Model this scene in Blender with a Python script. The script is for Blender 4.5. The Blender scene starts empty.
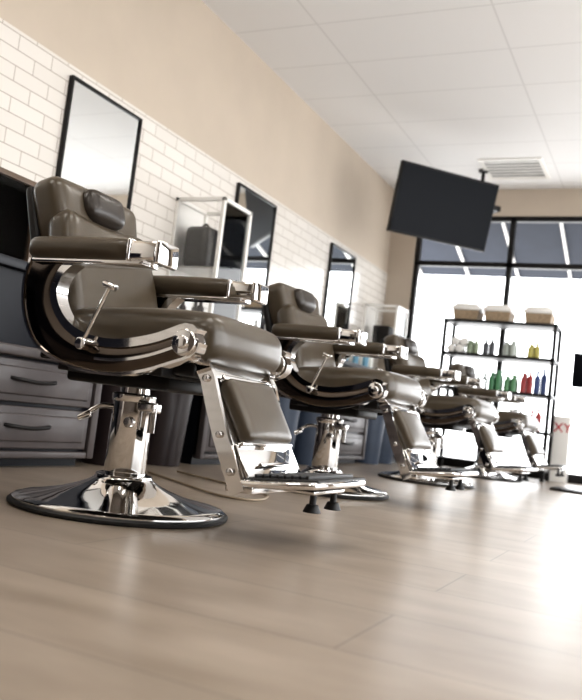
import bpy, bmesh, math, random
from mathutils import Vector, Matrix, Euler
random.seed(4)
scene = bpy.context.scene
C = bpy.context

# ------------------------------------------------------------------ materials
def new_mat(name):
    m = bpy.data.materials.new(name); m.use_nodes = True
    nt = m.node_tree; b = nt.nodes["Principled BSDF"]
    return m, nt, b
def pmat(name, col, rough=0.5, metal=0.0, coat=0.0, noise=0.0, nscale=40, bump=0.0, bscale=200, spec=0.5):
    m, nt, b = new_mat(name)
    b.inputs["Base Color"].default_value = (*col, 1)
    b.inputs["Roughness"].default_value = rough
    b.inputs["Metallic"].default_value = metal
    b.inputs["Coat Weight"].default_value = coat
    b.inputs["Coat Roughness"].default_value = 0.08
    b.inputs["Specular IOR Level"].default_value = spec
    tc = nt.nodes.new("ShaderNodeTexCoord")
    n = nt.nodes.new("ShaderNodeTexNoise"); n.inputs["Scale"].default_value = nscale
    n.inputs["Detail"].default_value = 4
    nt.links.new(tc.outputs["Object"], n.inputs["Vector"])
    r = nt.nodes.new("ShaderNodeValToRGB")
    r.color_ramp.elements[0].position = 0.3; r.color_ramp.elements[1].position = 0.7
    k = noise
    r.color_ramp.elements[0].color = tuple(c*(1-k) for c in col)+(1,)
    r.color_ramp.elements[1].color = tuple(min(1, c*(1+k)) for c in col)+(1,)
    nt.links.new(n.outputs["Fac"], r.inputs["Fac"])
    nt.links.new(r.outputs["Color"], b.inputs["Base Color"])
    if bump > 0:
        v = nt.nodes.new("ShaderNodeTexVoronoi"); v.inputs["Scale"].default_value = bscale
        nt.links.new(tc.outputs["Object"], v.inputs["Vector"])
        bp = nt.nodes.new("ShaderNodeBump"); bp.inputs["Strength"].default_value = bump
        bp.inputs["Distance"].default_value = 0.002
        nt.links.new(v.outputs["Distance"], bp.inputs["Height"])
        nt.links.new(bp.outputs["Normal"], b.inputs["Normal"])
    return m
def emat(name, col, s):
    m = bpy.data.materials.new(name); m.use_nodes = True
    nt = m.node_tree; nt.nodes.clear()
    e = nt.nodes.new("ShaderNodeEmission"); o = nt.nodes.new("ShaderNodeOutputMaterial")
    e.inputs[0].default_value = (*col, 1); e.inputs[1].default_value = s
    nt.links.new(e.outputs[0], o.inputs[0]); return m
def brickmat(name, c1, c2, mortar, bw, rh, ms, rough, axes="xy", offset=0.5, bump=0.3, grain=0.0, coat=0.0):
    m, nt, b = new_mat(name)
    tc = nt.nodes.new("ShaderNodeTexCoord"); sep = nt.nodes.new("ShaderNodeSeparateXYZ")
    cmb = nt.nodes.new("ShaderNodeCombineXYZ")
    nt.links.new(tc.outputs["Object"], sep.inputs[0])
    idx = {"x": 0, "y": 1, "z": 2}
    nt.links.new(sep.outputs[idx[axes[0]]], cmb.inputs[0])
    nt.links.new(sep.outputs[idx[axes[1]]], cmb.inputs[1])
    br = nt.nodes.new("ShaderNodeTexBrick")
    br.offset = offset
    br.inputs["Color1"].default_value = (*c1, 1); br.inputs["Color2"].default_value = (*c2, 1)
    br.inputs["Mortar"].default_value = (*mortar, 1)
    br.inputs["Scale"].default_value = 1
    br.inputs["Mortar Size"].default_value = ms; br.inputs["Mortar Smooth"].default_value = 0.2
    br.inputs["Brick Width"].default_value = bw; br.inputs["Row Height"].default_value = rh
    nt.links.new(cmb.outputs[0], br.inputs["Vector"])
    out = br.outputs["Color"]
    if grain > 0:
        mp = nt.nodes.new("ShaderNodeMapping"); mp.inputs["Scale"].default_value = (1.2, 3.5, 1)
        nt.links.new(cmb.outputs[0], mp.inputs["Vector"])
        n = nt.nodes.new("ShaderNodeTexNoise"); n.inputs["Scale"].default_value = 2.2; n.inputs["Detail"].default_value = 8
        nt.links.new(mp.outputs[0], n.inputs["Vector"])
        r = nt.nodes.new("ShaderNodeValToRGB")
        r.color_ramp.elements[0].position = 0.3; r.color_ramp.elements[1].position = 0.7
        g = 1-grain
        r.color_ramp.elements[0].color = (g, g*0.97, g*0.93, 1); r.color_ramp.elements[1].color = (1, 1, 1, 1)
        nt.links.new(n.outputs["Fac"], r.inputs["Fac"])
        mx = nt.nodes.new("ShaderNodeMix"); mx.data_type = 'RGBA'; mx.blend_type = 'MULTIPLY'
        mx.inputs[0].default_value = 1
        nt.links.new(out, mx.inputs[6]); nt.links.new(r.outputs["Color"], mx.inputs[7])
        out = mx.outputs[2]
    nt.links.new(out, b.inputs["Base Color"])
    b.inputs["Roughness"].default_value = rough
    b.inputs["Coat Weight"].default_value = coat
    inv = nt.nodes.new("ShaderNodeMath"); inv.operation = 'SUBTRACT'; inv.inputs[0].default_value = 1
    nt.links.new(br.outputs["Fac"], inv.inputs[1])
    bp = nt.nodes.new("ShaderNodeBump"); bp.inputs["Strength"].default_value = bump; bp.inputs["Distance"].default_value = 0.003
    nt.links.new(inv.outputs[0], bp.inputs["Height"]); nt.links.new(bp.outputs["Normal"], b.inputs["Normal"])
    return m

M_leather = pmat("leather_taupe", (0.070, 0.054, 0.036), 0.32, 0, 0.12, 0.08, 12, 0.12, 260)
M_leather_dk = pmat("leather_dark", (0.030, 0.023, 0.018), 0.35, 0, 0.12, 0.08, 12, 0.12, 260)
M_bag = pmat("bag_black", (0.012, 0.010, 0.010), 0.5, 0, 0.0, 0.08, 12)
M_chrome = pmat("chrome", (0.84, 0.83, 0.82), 0.05, 1.0, 0, 0.01, 5)
M_chrome_b = pmat("satin_chrome", (0.74, 0.73, 0.72), 0.18, 1.0, 0, 0.02, 9)
M_dark_refl = pmat("chrome_dark_reflection", (0.11, 0.09, 0.075), 0.10, 1.0, 0.3, 0.05, 8)  # polished chrome; dark room reflection is put into its base colour
M_rubber = pmat("black_rubber", (0.012, 0.012, 0.012), 0.5, 0, 0, 0.1, 60)
M_frame = pmat("dark_metal", (0.014, 0.013, 0.013), 0.4, 0.0, 0, 0.1, 20, spec=0.3)
M_ctop = pmat("counter_black", (0.008, 0.009, 0.014), 0.3, 0, 0, 0.1, 8, spec=0.3)
M_taupe = pmat("taupe_wood", (0.075, 0.063, 0.062), 0.4, 0, 0.1, 0.15, 9)
M_white = pmat("white_lacquer", (0.84, 0.82, 0.78), 0.3, 0, 0.2, 0.02, 5)
M_grey = pmat("vent_grey_paint", (0.33, 0.33, 0.33), 0.7, 0, 0, 0.02, 5)
M_paint = pmat("wall_paint_tan", (0.52, 0.445, 0.365), 0.75, 0, 0, 0.03, 3)
M_brown = pmat("unseen_wall_dark", (0.10, 0.08, 0.065), 0.7, 0, 0, 0.03, 3)  # unseen walls, darkened so the chrome picks up dark reflections
M_ceil = brickmat("ceiling_tile", (0.84, 0.83, 0.82), (0.83, 0.82, 0.81), (0.72, 0.71, 0.70), 1.22, 0.61, 0.007, 0.85, "xy", 0.0, 0.15)
M_tile = brickmat("subway_tile", (0.74, 0.70, 0.65), (0.70, 0.66, 0.61), (0.44, 0.39, 0.34), 0.24, 0.08, 0.0028, 0.14, "yz", 0.5, 0.6)
M_floor = brickmat("floor_planks", (0.37, 0.308, 0.25), (0.325, 0.27, 0.22), (0.19, 0.16, 0.13), 1.2, 0.3, 0.002, 0.30, "xy", 0.37, 0.2, 0.30)
M_mirror = pmat("mirror_glass", (0.9, 0.92, 0.92), 0.02, 1.0, 0, 0.0, 5)
M_screen = pmat("screen_black", (0.003, 0.004, 0.007), 0.4, 0, 0.0, 0.0, 5, spec=0.12)
M_pave = pmat("outdoor_pavement", (0.74, 0.73, 0.72), 0.9, 0, 0, 0.08, 1)
M_awn = pmat("awning_navy", (0.018, 0.024, 0.040), 0.7, 0, 0, 0.1, 4)
M_wicker = pmat("wicker", (0.36, 0.27, 0.18), 0.7, 0, 0, 0.3, 60)
M_panel = emat("added_panel_glow", (1, 0.96, 0.90), 9)  # glow of the added ceiling lights
M_greybin = pmat("bin_bluegrey", (0.045, 0.06, 0.09), 0.45, 0, 0, 0.1, 10)
M_darkbin = pmat("bin_dark", (0.022, 0.015, 0.016), 0.35, 0, 0.1, 0.1, 10)
def glassmat():
    m = bpy.data.materials.new("case_glass"); m.use_nodes = True
    nt = m.node_tree; nt.nodes.clear()
    o = nt.nodes.new("ShaderNodeOutputMaterial"); t = nt.nodes.new("ShaderNodeBsdfTransparent")
    g = nt.nodes.new("ShaderNodeBsdfGlossy"); g.inputs["Roughness"].default_value = 0.03
    mx = nt.nodes.new("ShaderNodeMixShader"); f = nt.nodes.new("ShaderNodeFresnel"); f.inputs[0].default_value = 1.5
    nt.links.new(f.outputs[0], mx.inputs[0]); nt.links.new(t.outputs[0], mx.inputs[1]); nt.links.new(g.outputs[0], mx.inputs[2])
    nt.links.new(mx.outputs[0], o.inputs[0]); return m
M_glass = glassmat()
def cmat(n, c, r=0.35): return pmat(n, c, r, 0, 0.1, 0.03, 10)

# ------------------------------------------------------------------ helpers
def empty(name, loc=(0, 0, 0), rz=0.0):
    e = bpy.data.objects.new(name, None); C.collection.objects.link(e)
    e.location = loc; e.rotation_euler = (0, 0, rz); e.empty_display_size = 0.1
    return e
def mk(name, bm, mat, parent=None, smooth=True, ang=35):
    me = bpy.data.meshes.new(name)
    bmesh.ops.recalc_face_normals(bm, faces=bm.faces)
    bm.to_mesh(me); bm.free()
    if smooth:
        for p in me.polygons: p.use_smooth = True
        try: me.set_sharp_from_angle(angle=math.radians(ang))
        except Exception: pass
    mats = mat if isinstance(mat, (list, tuple)) else [mat]
    for m in mats: me.materials.append(m)
    o = bpy.data.objects.new(name, me); C.collection.objects.link(o)
    if parent: o.parent = parent
    return o
def RY(deg): return Matrix.Rotation(math.radians(deg), 4, 'Y')
def RZ(deg): return Matrix.Rotation(math.radians(deg), 4, 'Z')
def RX(deg): return Matrix.Rotation(math.radians(deg), 4, 'X')
def bm_box(c, s, bev=0.0, rot=None, seg=3):
    bm = bmesh.new(); bmesh.ops.create_cube(bm, size=1)
    bmesh.ops.scale(bm, vec=s, verts=bm.verts)
    if bev > 0: bmesh.ops.bevel(bm, geom=list(bm.edges), offset=bev, segments=seg, profile=0.5, affect='EDGES')
    M = Matrix.Translation(c) @ (rot if rot else Matrix.Identity(4))
    bmesh.ops.transform(bm, matrix=M, verts=bm.verts); return bm
def merge(*bms):
    out = bmesh.new()
    for b in bms:
        me = bpy.data.meshes.new("tmp"); b.to_mesh(me); b.free(); out.from_mesh(me); bpy.data.meshes.remove(me)
    return out
def box(name, c, s, mat, parent=None, bev=0.0, rot=None, seg=3):
    return mk(name, bm_box(c, s, bev, rot, seg), mat, parent)
def boxr(name, lo, hi, mat, parent=None, bev=0.0):
    c = [(a+b)/2 for a, b in zip(lo, hi)]; s = [abs(b-a) for a, b in zip(lo, hi)]
    return box(name, c, s, mat, parent, bev)
def bm_boxr(lo, hi, bev=0.0):
    c = [(a+b)/2 for a, b in zip(lo, hi)]; s = [abs(b-a) for a, b in zip(lo, hi)]
    return bm_box(c, s, bev)
def bm_cushion(c, s, r, puff=(0, 0, 0), rot=None, warp=None, n=16):
    bm = bmesh.new(); bmesh.ops.create_cube(bm, size=2)
    bmesh.ops.subdivide_edges(bm, edges=list(bm.edges), cuts=n, use_grid_fill=True)
    h = Vector(s)/2
    for v in bm.verts:
        q = Vector([math.copysign(1-(1-abs(t))**1.35, t) for t in v.co])
        p = Vector((q.x*h.x, q.y*h.y, q.z*h.z))
        inn = Vector([max(-(h[i]-r), min(h[i]-r, p[i])) for i in range(3)])
        d = p-inn
        if d.length > 1e-9: p = inn+d.normalized()*r
        a = [1-min(1, abs(p[i]/h[i]))**2 for i in range(3)]
        p.x += math.copysign(puff[0]*a[1]*a[2], p.x) if abs(q.x) > 1e-6 else 0
        p.y += math.copysign(puff[1]*a[0]*a[2], p.y) if abs(q.y) > 1e-6 else 0
        p.z += math.copysign(puff[2]*a[0]*a[1], p.z) if abs(q.z) > 1e-6 else 0
        if warp: p = warp(p)
        v.co = p
    M = Matrix.Translation(c) @ (rot if rot else Matrix.Identity(4))
    bmesh.ops.transform(bm, matrix=M, verts=bm.verts); return bm
def bm_cyl(p0, p1, r, r2=None, seg=28, bev=0.0):
    p0 = Vector(p0); p1 = Vector(p1); d = p1-p0
    bm = bmesh.new()
    bmesh.ops.create_cone(bm, cap_ends=True, segments=seg, radius1=r, radius2=r if r2 is None else r2, depth=d.length)
    if bev > 0:
        es = [e for e in bm.edges if abs(e.verts[0].co.z-e.verts[1].co.z) < 1e-6]
        bmesh.ops.bevel(bm, geom=es, offset=bev, segments=3, profile=0.5, affect='EDGES')
    q = d.to_track_quat('Z', 'Y').to_matrix().to_4x4()
    bmesh.ops.transform(bm, matrix=Matrix.Translation((p0+p1)/2) @ q, verts=bm.verts); return bm
def bm_lathe(prof, c=(0, 0, 0), seg=56):
    bm = bmesh.new(); rings = []
    for (r, z) in prof:
        if r < 1e-6: rings.append([bm.verts.new((c[0], c[1], c[2]+z))])
        else: rings.append([bm.verts.new((c[0]+r*math.cos(2*math.pi*i/seg), c[1]+r*math.sin(2*math.pi*i/seg), c[2]+z)) for i in range(seg)])
    for a, b in zip(rings[:-1], rings[1:]):
        for i in range(seg):
            j = (i+1) % seg
            if len(a) == 1 and len(b) == 1: continue
            if len(a) == 1: bm.faces.new((a[0], b[i], b[j]))
            elif len(b) == 1: bm.faces.new((a[i], a[j], b[0]))
            else: bm.faces.new((a[i], a[j], b[j], b[i]))
    return bm
def smoothpts(pts, n=6, closed=False):
    P = [Vector(p) for p in pts]; out = []
    N = len(P); rng = N if closed else N-1
    for i in range(rng):
        if closed: p0, p1, p2, p3 = P[(i-1) % N], P[i], P[(i+1) % N], P[(i+2) % N]
        else: p0, p1, p2, p3 = P[max(i-1, 0)], P[i], P[i+1], P[min(i+2, N-1)]
        for k in range(n):
            t = k/n
            out.append(0.5*((2*p1)+(-p0+p2)*t+(2*p0-5*p1+4*p2-p3)*t*t+(-p0+3*p1-3*p2+p3)*t**3))
    if not closed: out.append(P[-1].copy())
    return out
def bm_tube(pts, r, seg=12, closed=False):
    P = [Vector(p) for p in pts]; N = len(P); bm = bmesh.new(); rings = []
    up = Vector((0, 0, 1)); prev = None
    for i, p in enumerate(P):
        if closed: t = (P[(i+1) % N]-P[(i-1) % N]).normalized()
        else: t = (P[min(i+1, N-1)]-P[max(i-1, 0)]).normalized()
        if prev is None:
            nrm = t.cross(up) if abs(t.z) < 0.9 else t.cross(Vector((0, 1, 0)))
            nrm.normalize()
        else:
            nrm = (prev-t*prev.dot(t)).normalized()
        prev = nrm; b = t.cross(nrm)
        rings.append([bm.verts.new(p+nrm*r*math.cos(2*math.pi*k/seg)+b*r*math.sin(2*math.pi*k/seg)) for k in range(seg)])
    rr = list(zip(rings, rings[1:]))
    if closed: rr.append((rings[-1], rings[0]))
    for a, b in rr:
        for k in range(seg): bm.faces.new((a[k], a[(k+1) % seg], b[(k+1) % seg], b[k]))
    if not closed:
        bm.faces.new(rings[0]); bm.faces.new(rings[-1][::-1])
    return bm
def bm_band(path, th, y0, y1):
    P = [Vector((p[0], p[1])) for p in path]; L = []; R = []
    for i, p in enumerate(P):
        t = (P[min(i+1, len(P)-1)]-P[max(i-1, 0)]).normalized(); n = Vector((-t.y, t.x))
        L.append(p+n*th/2); R.append(p-n*th/2)
    prof = [(v.x, v.y) for v in L]+[(v.x, v.y) for v in R[::-1]]
    bm = bmesh.new(); m = len(prof)//2
    a = [bm.verts.new((x, y0, z)) for x, z in prof]; b = [bm.verts.new((x, y1, z)) for x, z in prof]
    n = len(prof)
    for i in range(n): bm.faces.new((a[i], b[i], b[(i+1) % n], a[(i+1) % n]))
    for i in range(m-1):
        for s in (a, b): bm.faces.new((s[i], s[i+1], s[n-2-i], s[n-1-i]))
    return bm
def sp2(pts, n=6): return [(v.x, v.y) for v in smoothpts([(p[0], p[1], 0) for p in pts], n)]

# ------------------------------------------------------------------ BARBER CHAIR
def build_chair(loc, rz):
    E = empty("barber_chair", loc, rz)
    mk("base_rim", bm_lathe([(0, 0), (0.318, 0), (0.330, 0.004), (0.332, 0.012), (0.326, 0.018), (0.316, 0.018), (0, 0.017)]), M_rubber, E)
    mk("base_dome", bm_lathe([(0.320, 0.014), (0.320, 0.022), (0.312, 0.028), (0.29, 0.032), (0.24, 0.041), (0.19, 0.053), (0.14, 0.070), (0.11, 0.083), (0.092, 0.094), (0.086, 0.102), (0.086, 0.108), (0.074, 0.112), (0.0, 0.112)]), M_chrome, E, ang=50)
    mk("pump_column", bm_lathe([(0, 0.10), (0.062, 0.10), (0.064, 0.105), (0.062, 0.33), (0.066, 0.332), (0.068, 0.338), (0.068, 0.352), (0.062, 0.357), (0.046, 0.358), (0.046, 0.39), (0, 0.39)]), M_chrome, E, ang=40)
    mk("column_valve", merge(bm_box((0.085, -0.03, 0.32), (0.05, 0.05, 0.03), 0.006), bm_cyl((0.10, -0.035, 0.245), (0.10, -0.035, 0.335), 0.011), bm_cyl((0.04, -0.055, 0.27), (0.04, -0.075, 0.27), 0.016, bev=0.003)), M_chrome_b, E)
    mk("pump_handle", merge(bm_tube(smoothpts([(-0.04, -0.02, 0.31), (-0.09, -0.03, 0.31), (-0.12, -0.04, 0.295), (-0.135, -0.05, 0.275)], 5), 0.008), bm_cyl((-0.125, -0.045, 0.282), (-0.155, -0.065, 0.262), 0.012, 0.010, bev=0.003)), M_chrome, E)
    mk("undercarriage", merge(bm_boxr((-0.17, -0.13, 0.375), (0.20, 0.13, 0.43), 0.012), bm_boxr((-0.10, -0.25, 0.40), (-0.06, 0.25, 0.435), 0.005), bm_boxr((0.22, -0.25, 0.41), (0.26, 0.25, 0.44), 0.005), bm_boxr((-0.12, -0.2, 0.42), (0.33, 0.2, 0.455), 0.01)), M_frame, E)
    def swarp(p):
        t = max(0, (p.x-0.06)/0.25)
        p.z -= 0.012*t*t
        if p.x > 0.06: p.y *= 1-0.09*t
        return p
    mk("seat_cushion", bm_cushion((0.115, 0, 0.526), (0.555, 0.485, 0.135), 0.055, (0.010, 0.004, 0.018), RY(-2.5), swarp, 20), M_leather, E, ang=80)
    def bwarp(p):
        p.x += 0.5*p.y*p.y
        p.y *= 1-0.10*max(0, p.z)/0.2
        return p
    mk("backrest_cushion", bm_cushion((-0.195, 0, 0.70), (0.11, 0.46, 0.38), 0.045, (0.014, 0.0, 0.0), RY(-17), bwarp, 18), M_leather, E, ang=80)
    mk("headrest_cushion", bm_cushion((-0.285, 0, 0.885), (0.125, 0.41, 0.225), 0.045, (0.012, 0.004, 0.008), RY(-16), lambda p: Vector((p.x+0.35*p.y*p.y, p.y*(1+0.06*p.z/0.1), p.z-0.25*p.y*p.y)), 18), M_leather, E, ang=80)
    mk("head_pillow", bm_cushion((-0.224, 0, 0.938), (0.07, 0.175, 0.105), 0.033, (0.006, 0.01, 0.004), RY(-16), None, 12), M_leather_dk, E, ang=80)
    mk("back_shell", bm_cushion((-0.285, 0, 0.735), (0.035, 0.42, 0.47), 0.015, (0.008, 0, 0), RY(-17), None, 10), M_frame, E, ang=60)
    mk("back_bracket", merge(bm_box((-0.18, 0.0, 0.47), (0.06, 0.44, 0.06), 0.01, RY(-25)), bm_boxr((-0.22, -0.2, 0.43), (-0.1, 0.2, 0.47), 0.008)), M_frame, E)
    outer = [(-0.225, 0.715), (-0.238, 0.65), (-0.228, 0.575), (-0.195, 0.505), (-0.14, 0.452), (-0.04, 0.415), (0.09, 0.400), (0.21, 0.415), (0.33, 0.455)]
    inner = [(0.335, 0.54), (0.24, 0.505), (0.12, 0.485), (0.01, 0.497), (-0.07, 0.54), (-0.115, 0.61), (-0.10, 0.675), (-0.055, 0.715)]
    osm = sp2(outer, 5); ism = sp2(inner, 5)
    nose = [(0.36, 0.465), (0.382, 0.485), (0.385, 0.505), (0.375, 0.53), (0.355, 0.543)]
    for sgn, nm in ((-1, "right"), (1, "left")):
        y0, y1 = sgn*0.252, sgn*0.282
        bm = bmesh.new(); K = 40
        def resample(path, K):
            P = [Vector((a, b)) for a, b in path]; L = [0]
            for a, b in zip(P[:-1], P[1:]): L.append(L[-1]+(b-a).length)
            out = []
            for i in range(K):
                s = L[-1]*i/(K-1); j = 0
                while j < len(L)-2 and L[j+1] < s: j += 1
                t = (s-L[j])/max(1e-9, L[j+1]-L[j]); out.append(P[j].lerp(P[j+1], t))
            return out
        A = resample(osm+nose[:3], K); B = resample((ism[::-1])+nose[::-1][:2], K)
        rows = []
        fs = [i/8 for i in range(9)]
        for yy in (y0, y1):
            row = [[bm.verts.new((a.x+(b.x-a.x)*f, yy+(sgn*0.010*math.sin(math.pi*f) if yy == y1 else 0), a.y+(b.y-a.y)*f)) for f in fs] for a, b in zip(A, B)]
            rows.append(row)
        for row in rows:
            for i in range(K-1):
                for j in range(8): bm.faces.new((row[i][j], row[i+1][j], row[i+1][j+1], row[i][j+1]))
        for i in range(K-1):
            for j in (0, 8): bm.faces.new((rows[0][i][j], rows[0][i+1][j], rows[1][i+1][j], rows[1][i][j]))
        for i in (0, K-1):
            for j in range(8): bm.faces.new((rows[0][i][j], rows[0][i][j+1], rows[1][i][j+1], rows[1][i][j]))
        mk("side_panel_"+nm, bm, M_dark_refl, E, ang=45)
        mk("side_trim_inner_"+nm, bm_band([(b.x, b.y) for b in B], 0.024, sgn*0.245, sgn*0.293), M_chrome, E, ang=40)
        mk("side_trim_outer_"+nm, bm_band([(a.x, a.y) for a in A], 0.008, sgn*0.247, sgn*0.288), M_chrome, E, ang=40)
        mid = [(a.x*0.55+b.x*0.45, a.y*0.55+b.y*0.45) for a, b in zip(A, B)][22:]
        mk("side_molding_"+nm, bm_band(mid, 0.008, sgn*0.284, sgn*0.296), M_chrome, E, ang=40)
        mk("pivot_hub_"+nm, merge(bm_cyl((0.345, sgn*0.24, 0.502), (0.345, sgn*0.298, 0.502), 0.036, bev=0.004), bm_cyl((0.345, sgn*0.29, 0.502), (0.345, sgn*0.308, 0.502), 0.018, bev=0.004)), M_chrome, E)
        yl = sgn*0.315
        mk("recline_lever_"+nm, merge(bm_cyl((0.03, sgn*0.275, 0.475), (0.03, sgn*0.325, 0.475), 0.017, bev=0.003), bm_tube(smoothpts([(0.03, yl, 0.475), (0.055, yl, 0.53), (0.10, yl, 0.635)], 4), 0.006), bm_cyl((0.080, yl, 0.645), (0.122, yl, 0.632), 0.010, bev=0.003)), M_chrome, E)
        ya = sgn*0.275
        mk("armrest_pad_"+nm, bm_cushion((-0.032, ya, 0.742), (0.365, 0.098, 0.066), 0.027, (0, 0.004, 0.004), RY(0.5), None, 12), M_leather, E, ang=80)
        mk("armrest_plate_"+nm, bm_box((0.0, ya, 0.706), (0.39, 0.075, 0.014), 0.004), M_chrome, E)
        mk("armrest_cap_"+nm, merge(bm_box((0.195, ya, 0.738), (0.105, 0.088, 0.056), 0.010), bm_box((0.243, ya, 0.734), (0.018, 0.096, 0.066), 0.007), bm_box((0.148, ya, 0.740), (0.012, 0.096, 0.062), 0.005)), M_chrome, E)
        arm = [(0.308, 0.500), (0.342, 0.458), (0.368, 0.420), (0.388, 0.366), (0.428, 0.272), (0.500, 0.130)]
        mk("legrest_arm_"+nm, bm_band(arm, 0.044, sgn*0.176, sgn*0.192), M_chrome, E, ang=25)
        mk("legrest_link_"+nm, merge(bm_boxr((0.29, sgn*0.18, 0.455), (0.35, sgn*0.255, 0.50), 0.006), bm_cyl((0.428, sgn*0.185, 0.275), (0.428, sgn*0.202, 0.275), 0.009, bev=0.002), bm_cyl((0.474, sgn*0.185, 0.182), (0.474, sgn*0.202, 0.182), 0.010, bev=0.002), bm_cyl((0.366, sgn*0.185, 0.420), (0.366, sgn*0.202, 0.420), 0.010, bev=0.002)), M_chrome_b, E)
    ang = -31; k = -0.060; kq = 0.024
    mk("legrest_top_plate", merge(bm_box((0.425+k, 0, 0.415+kq), (0.020, 0.345, 0.05), 0.006, RY(-38)), bm_box((0.445+k, 0, 0.402+kq), (0.02, 0.29, 0.016), 0.005, RY(-31))), M_chrome, E)
    mk("legrest_pad", bm_cushion((0.490+k, 0, 0.318+kq), (0.048, 0.275, 0.190), 0.020, (0.008, 0, 0), RY(ang), None, 14), M_leather, E, ang=80)
    mk("legrest_backing", bm_box((0.468+k, 0, 0.302+kq), (0.016, 0.345, 0.25), 0.004, RY(ang)), M_chrome_b, E)
    mk("legrest_lower_plate", merge(bm_box((0.550+k, 0, 0.182+kq), (0.014, 0.345, 0.11), 0.004, RY(ang)), bm_box((0.532+k, 0, 0.230+kq), (0.022, 0.31, 0.012), 0.004, RY(ang)), bm_box((0.568+k, 0, 0.178+kq), (0.02, 0.20, 0.012), 0.003, RY(ang))), M_chrome, E)
    ft = RY(-6); kx = -0.058; kz = 0.025
    mk("footplate", bm_box((0.664+kx, 0, 0.150+kz), (0.225, 0.35, 0.016), 0.006, ft), M_rubber, E)
    ribs = [bm_box((0.59+kx+i*0.021, 0, 0.1535+kz+0.0022*i), (0.008, 0.32, 0.012), 0.002, ft) for i in range(8)]
    mk("footplate_ribs", merge(*ribs), M_rubber, E)
    fr = [(0.545+kx, -0.18, 0.131+kz), (0.62+kx, -0.186, 0.137+kz), (0.74+kx, -0.184, 0.150+kz), (0.772+kx, -0.155, 0.154+kz), (0.779+kx, 0, 0.155+kz), (0.772+kx, 0.155, 0.154+kz), (0.74+kx, 0.184, 0.150+kz), (0.62+kx, 0.186, 0.137+kz), (0.545+kx, 0.18, 0.131+kz)]
    mk("footplate_frame", bm_tube(smoothpts(fr, 5), 0.010, 10), M_chrome, E, ang=70)
    mk("footplate_bracket", merge(bm_boxr((0.52+kx, -0.19, 0.132), (0.60+kx, 0.19, 0.156), 0.004), bm_boxr((0.60+kx, -0.11, 0.148), (0.74+kx, 0.11, 0.160), 0.004)), M_chrome_b, E)
    for y, nm in ((-0.072, "a"), (0.072, "b")):
        mk("footplate_bumper_"+nm, merge(bm_cyl((0.664, y, 0.122), (0.664, y, 0.165), 0.009), bm_cyl((0.664, y, 0.100), (0.664, y, 0.122), 0.025, 0.015, bev=0.003)), M_rubber, E)
    return E
chair = build_chair((-1.503, 2.06, 0), 0)
kids = list(chair.children)
def dup(loc, rz):
    e = empty("barber_chair", loc, rz)
    for k in kids:
        o = bpy.data.objects.new(k.name, k.data); C.collection.objects.link(o); o.parent = e
for (x, y, rz) in ((-1.53, 3.72, -3), (-1.52, 5.56, -5), (-1.50, 7.40, -6)):
    dup((x, y, 0), math.radians(rz))

# ------------------------------------------------------------------ ROOM
XW, XR, YB, YF, H = -3.1, 3.2, -2.6, 8.75, 3.08
boxr("floor", (XW-0.1, YB-0.1, -0.1), (XR+0.1, YF+0.12, 0), M_floor)
boxr("ceiling", (XW-0.1, YB-0.1, H), (XR+0.1, YF+0.12, H+0.1), M_ceil)
boxr("wall_left", (XW-0.12, YB-0.1, 0), (XW, YF+0.12, H), M_paint)
boxr("trim_tile_wainscot", (XW, YB, 0), (XW+0.012, YF, 2.10), M_tile)
boxr("wall_back", (XW, YB-0.1, 0), (XR, YB, H), M_brown)
WX0, WX1, WZ = -2.79, 2.55, 2.78
mk("wall_front", merge(bm_boxr((XW, YF, 0), (WX0, YF+0.12, H)), bm_boxr((WX1, YF, 0), (XR, YF+0.12, H)), bm_boxr((WX0, YF, WZ), (WX1, YF+0.12, H))), M_paint)
def window(name, axis, a0, a1, z0, z1, pos, n, bars):
    w = 0.055; parts = []
    def B(lo, hi, zl, zh):
        if axis == 'x': parts.append(bm_boxr((lo, pos, zl), (hi, pos+0.07, zh), 0.004))
        else: parts.append(bm_boxr((pos, lo, zl), (pos+0.07, hi, zh), 0.004))
    for i in range(n+1):
        c = a0+(a1-a0)*i/n
        lo = max(a0, c-w/2); hi = min(a1, c+w/2)
        if i == 0: lo, hi = a0, a0+w
        if i == n: lo, hi = a1-w, a1
        B(lo, hi, z0, z1)
    B(a0, a1, z1-w, z1); B(a0, a1, z0, z0+0.09)
    for z in bars: B(a0, a1, z-w/2, z+w/2)
    return mk(name, merge(*parts), M_frame)
window("window_1", 'x', WX0, WX1, 0.0, WZ, YF+0.01, 5, [2.24])
RY0, RY1 = 0.4, 7.8
mk("wall_right", merge(bm_boxr((XR, YB, 0), (XR+0.12, RY0, H)), bm_boxr((XR, RY1, 0), (XR+0.12, YF, H)), bm_boxr((XR, RY0, WZ), (XR+0.12, RY1, H)), bm_boxr((XR, RY0, 0), (XR+0.12, RY1, 0.25))), M_brown)
window("window_2", 'y', RY0, RY1, 0.25, WZ, XR+0.02, 5, [2.24])
boxr("trim_baseboard_front", (XW+0.013, YF-0.015, 0), (WX0-0.005, YF, 0.1), M_frame)
boxr("outdoor_pavement", (-30, YF+0.13, -0.22), (30, 40, -0.12), M_pave)
aw = empty("storefront_awning", (0, 0, 0))
mk("canopy", bm_box((0, 9.75, 2.78), (8, 1.9, 0.04), 0, RX(-17)), M_awn, aw)
mk("ribs", merge(*[bm_box((-3.9+i*0.65, 9.75, 2.745), (0.03, 1.88, 0.04), 0, RX(-17)) for i in range(13)]), M_white, aw)

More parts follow.
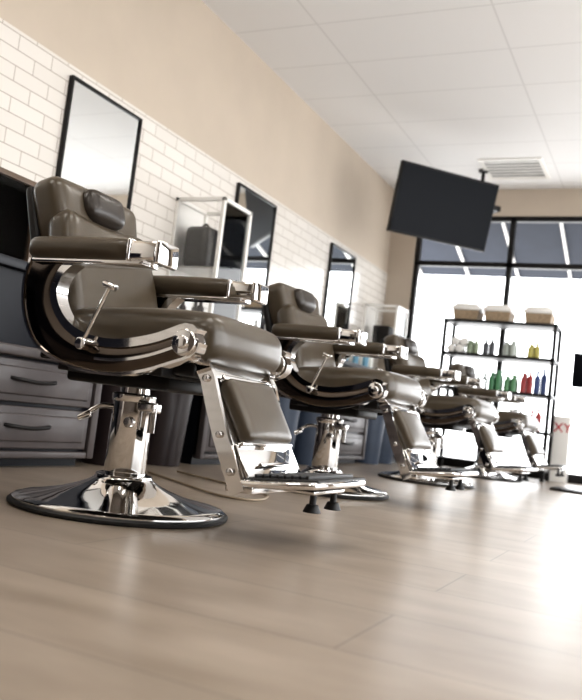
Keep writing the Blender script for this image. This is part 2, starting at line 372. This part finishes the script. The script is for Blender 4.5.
def panel(x, y):  # added light, no such fitting known; brightens the room from overhead
    e = empty("added_ceiling_light", (x, y, 0))
    boxr("diffuser", (-0.28, -0.58, H-0.012), (0.28, 0.58, H-0.006), M_panel, e)
    mk("frame", merge(bm_boxr((-0.31, -0.61, H-0.02), (-0.28, 0.61, H)), bm_boxr((0.28, -0.61, H-0.02), (0.31, 0.61, H)), bm_boxr((-0.28, -0.61, H-0.02), (0.28, -0.58, H)), bm_boxr((-0.28, 0.58, H-0.02), (0.28, 0.61, H))), M_white, e)
for x in (-0.6, 1.7):
    for y in (-1.0, 1.6, 4.0): panel(x, y)
panel(-2.35, 0.4)
vent = empty("ceiling_air_vent", (-1.62, 8.06, 0))
mk("vent_frame", merge(bm_boxr((-0.31, -0.31, H-0.015), (-0.27, 0.31, H)), bm_boxr((0.27, -0.31, H-0.015), (0.31, 0.31, H)), bm_boxr((-0.27, -0.31, H-0.015), (0.27, -0.27, H)), bm_boxr((-0.27, 0.27, H-0.015), (0.27, 0.31, H))), M_white, vent)
mk("vent_slats", merge(*[bm_box((0, -0.22+i*0.09, H-0.012), (0.54, 0.030, 0.004)) for i in range(6)]), M_white, vent)
boxr("vent_back", (-0.27, -0.27, H-0.003), (0.27, 0.27, H-0.001), M_grey, vent)

# TV hung from ceiling
L = Vector((-2.44, 6.93, 0)); R = Vector((-1.75, 7.70, 0)); mid = (L+R)/2; ang = math.atan2(R.y-L.y, R.x-L.x)
TZ = 2.465
tv = empty("ceiling_mounted_television", (mid.x, mid.y, TZ), ang)
tilt = RX(12)
mk("screen_bezel", bm_box((0, 0, 0), (1.08, 0.05, 0.655), 0.008, tilt), M_frame, tv)
mk("screen", bm_box((0, -0.028, -0.006), (1.05, 0.006, 0.615), 0.0, tilt), M_screen, tv)
mk("mount", merge(bm_box((0, 0.05, 0.0), (0.3, 0.06, 0.3), 0.005, tilt), bm_boxr((-0.02, 0.07, 0.12), (0.70, 0.11, 0.17), 0.005), bm_boxr((0.66, 0.07, 0.12), (0.70, 0.42, 0.17), 0.005), bm_cyl((0.68, 0.40, 0.12), (0.68, 0.40, H-TZ), 0.018), bm_cyl((0.68, 0.40, H-TZ-0.02), (0.68, 0.40, H-TZ), 0.05)), M_frame, tv)

for yc in (1.78, 3.58, 5.47, 7.34):
    m = empty("wall_mirror", (XW+0.012, yc, 0))
    hw, z0, z1 = 0.32, 0.96, 2.04
    boxr("glass", (0.001, -hw+0.012, z0+0.012), (0.018, hw-0.012, z1-0.012), M_mirror, m)
    mk("frame", merge(bm_boxr((0, -hw, z0), (0.03, -hw+0.015, z1), 0.003), bm_boxr((0, hw-0.015, z0), (0.03, hw, z1), 0.003), bm_boxr((0, -hw+0.015, z1-0.015), (0.03, hw-0.015, z1), 0.003), bm_boxr((0, -hw+0.015, z0), (0.03, hw-0.015, z0+0.015), 0.003)), M_frame, m)

for y in (0.29, 2.14, 3.99, 5.84):
    u = empty("workstation_counter", (0, y, 0)); w = 0.90; W = 1.848
    boxr("countertop", (XW+0.012, 0, 0.80), (-2.40, W, 0.84), M_ctop, u, 0.004)
    boxr("apron", (-2.50, w, 0.72), (-2.46, W, 0.80), M_ctop, u)
    boxr("back_panel", (XW+0.013, 0, 0.05), (XW+0.03, W, 0.80), M_ctop, u)
    boxr("carcass", (XW+0.035, 0, 0.06), (-2.44, w, 0.80), M_ctop, u)
    boxr("plinth", (XW+0.035, 0.03, 0), (-2.48, w-0.03, 0.06), M_ctop, u)
    boxr("side_left", (-2.46, 0, 0.04), (-2.405, 0.045, 0.50), M_taupe, u, 0.006)
    boxr("side_right", (-2.46, w-0.045, 0.04), (-2.405, w, 0.50), M_taupe, u, 0.006)
    boxr("top_rail", (-2.46, 0, 0.455), (-2.395, w, 0.50), M_taupe, u, 0.01)
    boxr("bottom_rail", (-2.46, 0.045, 0.04), (-2.41, w-0.045, 0.07), M_taupe, u, 0.006)
    for i, (z0, z1) in enumerate(((0.08, 0.255), (0.27, 0.445))):
        boxr("drawer_%d" % (i+1), (-2.45, 0.055, z0), (-2.415, w-0.055, z1), M_taupe, u, 0.006)
        boxr("drawer_inset_%d" % (i+1), (-2.42, 0.09, z0+0.03), (-2.405, w-0.09, z1-0.03), M_taupe, u, 0.008)
        zc = (z0+z1)/2
        mk("handle_%d" % (i+1), bm_tube(smoothpts([(-2.408, w/2-0.13, zc+0.01), (-2.385, w/2-0.10, zc+0.006), (-2.375, w/2, zc), (-2.385, w/2+0.10, zc+0.006), (-2.408, w/2+0.13, zc+0.01)], 5), 0.008, 8), M_frame, u)
u = empty("workstation_counter", (0, 7.69, 0))
boxr("countertop", (XW+0.012, 0, 0.80), (-2.40, 1.0, 0.84), M_ctop, u, 0.004)
boxr("carcass", (XW+0.035, 0, 0.06), (-2.44, 0.98, 0.80), M_ctop, u)
boxr("plinth", (XW+0.035, 0.03, 0), (-2.48, 0.95, 0.06), M_ctop, u)
for i, (z0, z1) in enumerate(((0.08, 0.255), (0.27, 0.445))):
    boxr("drawer_%d" % (i+1), (-2.45, 0.055, z0), (-2.415, 0.93, z1), M_taupe, u, 0.006)

def bin_(x, y, mat, hh=0.52, r=0.16, name="waste_bin"):
    e = empty(name, (x, y, 0))
    mk("body", bm_lathe([(0, 0), (r*0.8, 0), (r*0.82, 0.01), (r, hh-0.02), (r*1.05, hh-0.02), (r*1.05, hh), (r*0.96, hh), (r*0.78, 0.02), (0, 0.02)], seg=32), mat, e)
    mk("lid", bm_lathe([(r*0.95, hh-0.004), (r*1.0, hh+0.01), (r*0.7, hh+0.05), (0, hh+0.06)], seg=32), mat, e)
bin_(-2.52, 3.30, M_darkbin); bin_(-2.52, 3.72, M_darkbin, 0.45)
bin_(-2.5, 5.12, M_greybin); bin_(-2.45, 5.55, M_greybin, 0.48)
bin_(-2.5, 7.0, M_greybin); bin_(-2.5, 7.4, M_greybin, 0.45)

M_wood = pmat("case_wood", (0.10, 0.06, 0.035), 0.4, 0, 0.1, 0.2, 14)
M_cream = pmat("case_cream", (0.78, 0.66, 0.48), 0.6, 0, 0, 0.05, 14)
def case(y0, w, z1, dark=False):
    e = empty("glass_display_case", (XW+0.012, y0, 0.84)); d = 0.38; h = z1-0.84; t = 0.025
    mt = M_wood if dark else M_white
    parts = []
    for (xa, ya) in ((0, 0), (d-t, 0), (0, w-t), (d-t, w-t)): parts.append(bm_boxr((xa, ya, 0), (xa+t, ya+t, h), 0.002))
    for z in (0, h-t):
        parts += [bm_boxr((0, 0, z), (d, t, z+t), 0.002), bm_boxr((0, w-t, z), (d, w, z+t), 0.002), bm_boxr((0, 0, z), (t, w, z+t), 0.002), bm_boxr((d-t, 0, z), (d, w, z+t), 0.002)]
    mk("frame", merge(*parts), mt, e)
    boxr("bottom_board", (0.002, 0.002, 0.003), (d-0.002, w-0.002, 0.02), mt, e)
    boxr("back_board", (0.002, 0.004, 0.02), (0.008, w-0.004, h-0.01), M_cream if dark else mt, e)
    boxr("shelf_board", (0.01, 0.01, h*0.45), (d-0.03, w-0.01, h*0.45+0.012), M_white if not dark else M_cream, e)
    boxr("glass_side", (0.02, 0.008, t), (d-t, 0.012, h-t), M_glass, e)
    boxr("glass_door", (d-0.014, t, t), (d-0.010, w-t, h-t), M_glass, e)
    return e, d, h
e, d, h = case(4.40, 0.38, 1.70)
sb = h*0.45+0.012
mk("stored_grooming_bag", merge(bm_cushion((0.15, 0.17, sb+0.145), (0.20, 0.20, 0.29), 0.04, (0.01, 0.01, 0), None, None, 8), bm_tube(smoothpts([(0.11, 0.17, sb+0.28), (0.15, 0.17, sb+0.32), (0.19, 0.17, sb+0.28)], 5), 0.008)), M_bag, e)
mk("stored_bottles", merge(*[bm_lathe([(0, 0), (0.025, 0), (0.025, 0.12), (0.012, 0.14), (0.012, 0.17), (0, 0.17)], (0.08+0.07*i, 0.12+0.05*(i % 2), 0.021), 14) for i in range(4)]), M_darkbin, e)
e, d, h = case(8.13, 0.38, 1.64)
mk("stored_box", bm_boxr((0.1, 0.06, h*0.45+0.012), (0.28, 0.26, h*0.45+0.22), 0.01), M_bag, e)
e, d, h = case(2.37, 0.42, 1.27, True)

def bottle(x, y, z, r, h): return bm_lathe([(0, 0), (r, 0), (r, h*0.68), (r*0.45, h*0.8), (r*0.4, h*0.86), (r*0.5, h*0.87), (r*0.5, h), (0, h)], (x, y, z), 16)
for (y, cols) in ((3.3, [(0.04, 0.08, 0.2), (0.02, 0.02, 0.02)]), (5.1, [(0.5, 0.5, 0.5), (0.03, 0.03, 0.04)]), (6.9, [(0.1, 0.25, 0.35), (0.6, 0.6, 0.55)])):
    e = empty("hair_product_bottles", (0, y, 0))
    for i, c in enumerate(cols):
        mk("bottle_set_%d" % i, merge(*[bottle(-2.75+0.09*j, i*0.12+0.02*j, 0.84, 0.028, 0.16+0.03*((i+j) % 3)) for j in range(3)]), cmat("bottle", c), e)

# shelf by window
sx0, sx1, sy0, sy1 = -2.19, -1.07, 8.08, 8.48
sh = empty("retail_shelf", (0, 0, 0)); levels = [0.10, 0.46, 0.82, 1.17, 1.51]
posts = [bm_boxr((x, y, 0), (x+0.035, y+0.035, 1.525)) for x in (sx0, sx1-0.035) for y in (sy0, sy1-0.035)]
mk("posts", merge(*posts), M_frame, sh)
mk("shelf_boards", merge(*[bm_boxr((sx0, sy0, z-0.015), (sx1, sy1, z+0.015), 0.003) for z in levels]), M_frame, sh)
items = {
 3: [(0.30, 3, (0.25, 0.3, 0.2), 0.15), (0.46, 2, (0.05, 0.05, 0.06), 0.17), (0.66, 4, (0.35, 0.38, 0.34), 0.16), (0.90, 3, (0.45, 0.4, 0.1), 0.15)],
 2: [(0.42, 2, (0.25, 0.28, 0.26), 0.16), (0.55, 4, (0.05, 0.20, 0.08), 0.20), (0.70, 4, (0.10, 0.26, 0.12), 0.17), (0.86, 3, (0.34, 0.04, 0.04), 0.22), (0.99, 2, (0.03, 0.06, 0.20), 0.25)],
 1: [(0.3, 3, (0.1, 0.1, 0.12), 0.2), (0.55, 3, (0.3, 0.2, 0.1), 0.18), (0.8, 3, (0.5, 0.5, 0.5), 0.22), (0.97, 2, (0.4, 0.05, 0.05), 0.22)],
 0: [(0.5, 4, (0.05, 0.05, 0.06), 0.2)]}
for li, gs in items.items():
    for gi, (ox, n, col, hh) in enumerate(gs):
        mk("product_bottles_%d_%d" % (li, gi), merge(*[bottle(sx0+ox+0.062*(j % 2)-0.02+0.01*(j//2), sy0+0.06+0.07*(j//2), levels[li]+0.015, 0.030, hh*(0.9+0.1*(j % 2))) for j in range(n)]), cmat("label", col), sh)
for zi in (2, 3):
    mk("rolled_towels_%d" % zi, merge(*[bm_cyl((sx0+0.09+0.085*i+0.042*(k % 2), sy0+0.04, levels[zi]+0.015+0.042+0.075*k), (sx0+0.09+0.085*i+0.042*(k % 2), sy0+0.32, levels[zi]+0.015+0.042+0.075*k), 0.042, bev=0.008) for k in range(2) for i in range(2)]), M_white, sh)
for bx in (0.20, 0.52, 0.92):
    e = empty("storage_basket", (sx0+bx, (sy0+sy1)/2, levels[4]+0.015))
    bm = bmesh.new(); bmesh.ops.create_cube(bm, size=1); bmesh.ops.translate(bm, vec=(0, 0, 0.5), verts=bm.verts)
    for v in bm.verts:
        k = 1.0 if v.co.z > 0.5 else 0.86
        v.co = Vector((v.co.x*0.27*k, v.co.y*0.30*k, v.co.z*0.13))
    mk("body", bm, M_wicker, e, False)
    mk("liner", merge(bm_box((0, 0, 0.125), (0.285, 0.315, 0.045), 0.01), bm_cushion((0, 0, 0.15), (0.25, 0.27, 0.05), 0.02, (0, 0, 0.01), None, None, 6)), M_white, e)

st = empty("floor_stand_monitor", (-0.55, 7.0, 0))
boxr("stand_base", (-0.30, -0.2, 0), (0.25, 0.2, 0.02), M_frame, st, 0.006)
mk("pole", bm_cyl((0.10, 0, 0.02), (0.10, 0, 0.98), 0.018), M_frame, st)
mk("screen", bm_box((0.03, -0.035, 0.99), (0.50, 0.03, 0.28), 0.006), M_screen, st)
cb = empty("retail_carton", (-1.0, 8.62, 0))
boxr("carton", (-0.08, -0.1, 0), (0.08, 0.1, 0.66), M_white, cb, 0.004)
tx = bpy.data.curves.new("lettering", 'FONT'); tx.body = "XY"; tx.size = 0.13; tx.extrude = 0.002
to = bpy.data.objects.new("lettering", tx); C.collection.objects.link(to); to.parent = cb
to.location = (-0.075, -0.103, 0.50); to.rotation_euler = (math.pi/2, 0, 0); tx.materials.append(cmat("red_ink", (0.5, 0.02, 0.03)))

cbm = bm_tube(smoothpts([(-2.2, 3.2, 0.006), (-1.9, 3.0, 0.006), (-1.6, 2.80, 0.006), (-1.45, 2.80, 0.006), (-1.45, 2.95, 0.006), (-1.6, 3.15, 0.006), (-2.2, 3.45, 0.006)], 10), 0.005, 8)
mk("floor_cable", cbm, cmat("cable", (0.30, 0.24, 0.17)))

# ------------------------------------------------------------------ world + lights
w = bpy.data.worlds.new("sky"); scene.world = w; w.use_nodes = True
bg = w.node_tree.nodes["Background"]; bg.inputs[0].default_value = (0.97, 0.985, 1.0, 1); bg.inputs[1].default_value = 5.4
def portal(loc, rot, sx, sy):
    l = bpy.data.lights.new("window_portal", 'AREA'); l.shape = 'RECTANGLE'; l.size = sx; l.size_y = sy
    l.cycles.is_portal = True
    o = bpy.data.objects.new("window_portal", l); C.collection.objects.link(o); o.location = loc; o.rotation_euler = rot
portal((-0.12, YF+0.15, 1.39), (-math.pi/2, 0, 0), 5.3, 2.76)
portal((XR+0.15, 4.1, 1.51), (0, math.pi/2, 0), 2.5, 7.4)

# ------------------------------------------------------------------ camera
f_px = 808.0; a = math.atan(388/f_px); p = math.atan(65/f_px); r = 0.118
fw = Vector((-math.sin(a)*math.cos(p), math.cos(a)*math.cos(p), math.sin(p)))
r0 = Vector((math.cos(a), math.sin(a), 0)); u0 = r0.cross(fw)
Rr = r0*math.cos(r)+u0*math.sin(r); Uu = u0*math.cos(r)-r0*math.sin(r)
cam = bpy.data.cameras.new("camera"); co = bpy.data.objects.new("camera", cam); C.collection.objects.link(co)
Mx = Matrix(((Rr.x, Uu.x, -fw.x, 0), (Rr.y, Uu.y, -fw.y, 0), (Rr.z, Uu.z, -fw.z, 0.347), (0, 0, 0, 1)))
co.matrix_world = Mx
cam.sensor_fit = 'HORIZONTAL'; cam.sensor_width = 36; cam.lens = f_px/582*36; cam.clip_start = 0.05
cam.dof.use_dof = True; cam.dof.focus_distance = 2.55; cam.dof.aperture_fstop = 4.0
scene.camera = co
scene.view_settings.view_transform = 'Standard'
scene.view_settings.look = 'Medium High Contrast'
scene.view_settings.exposure = 0.08
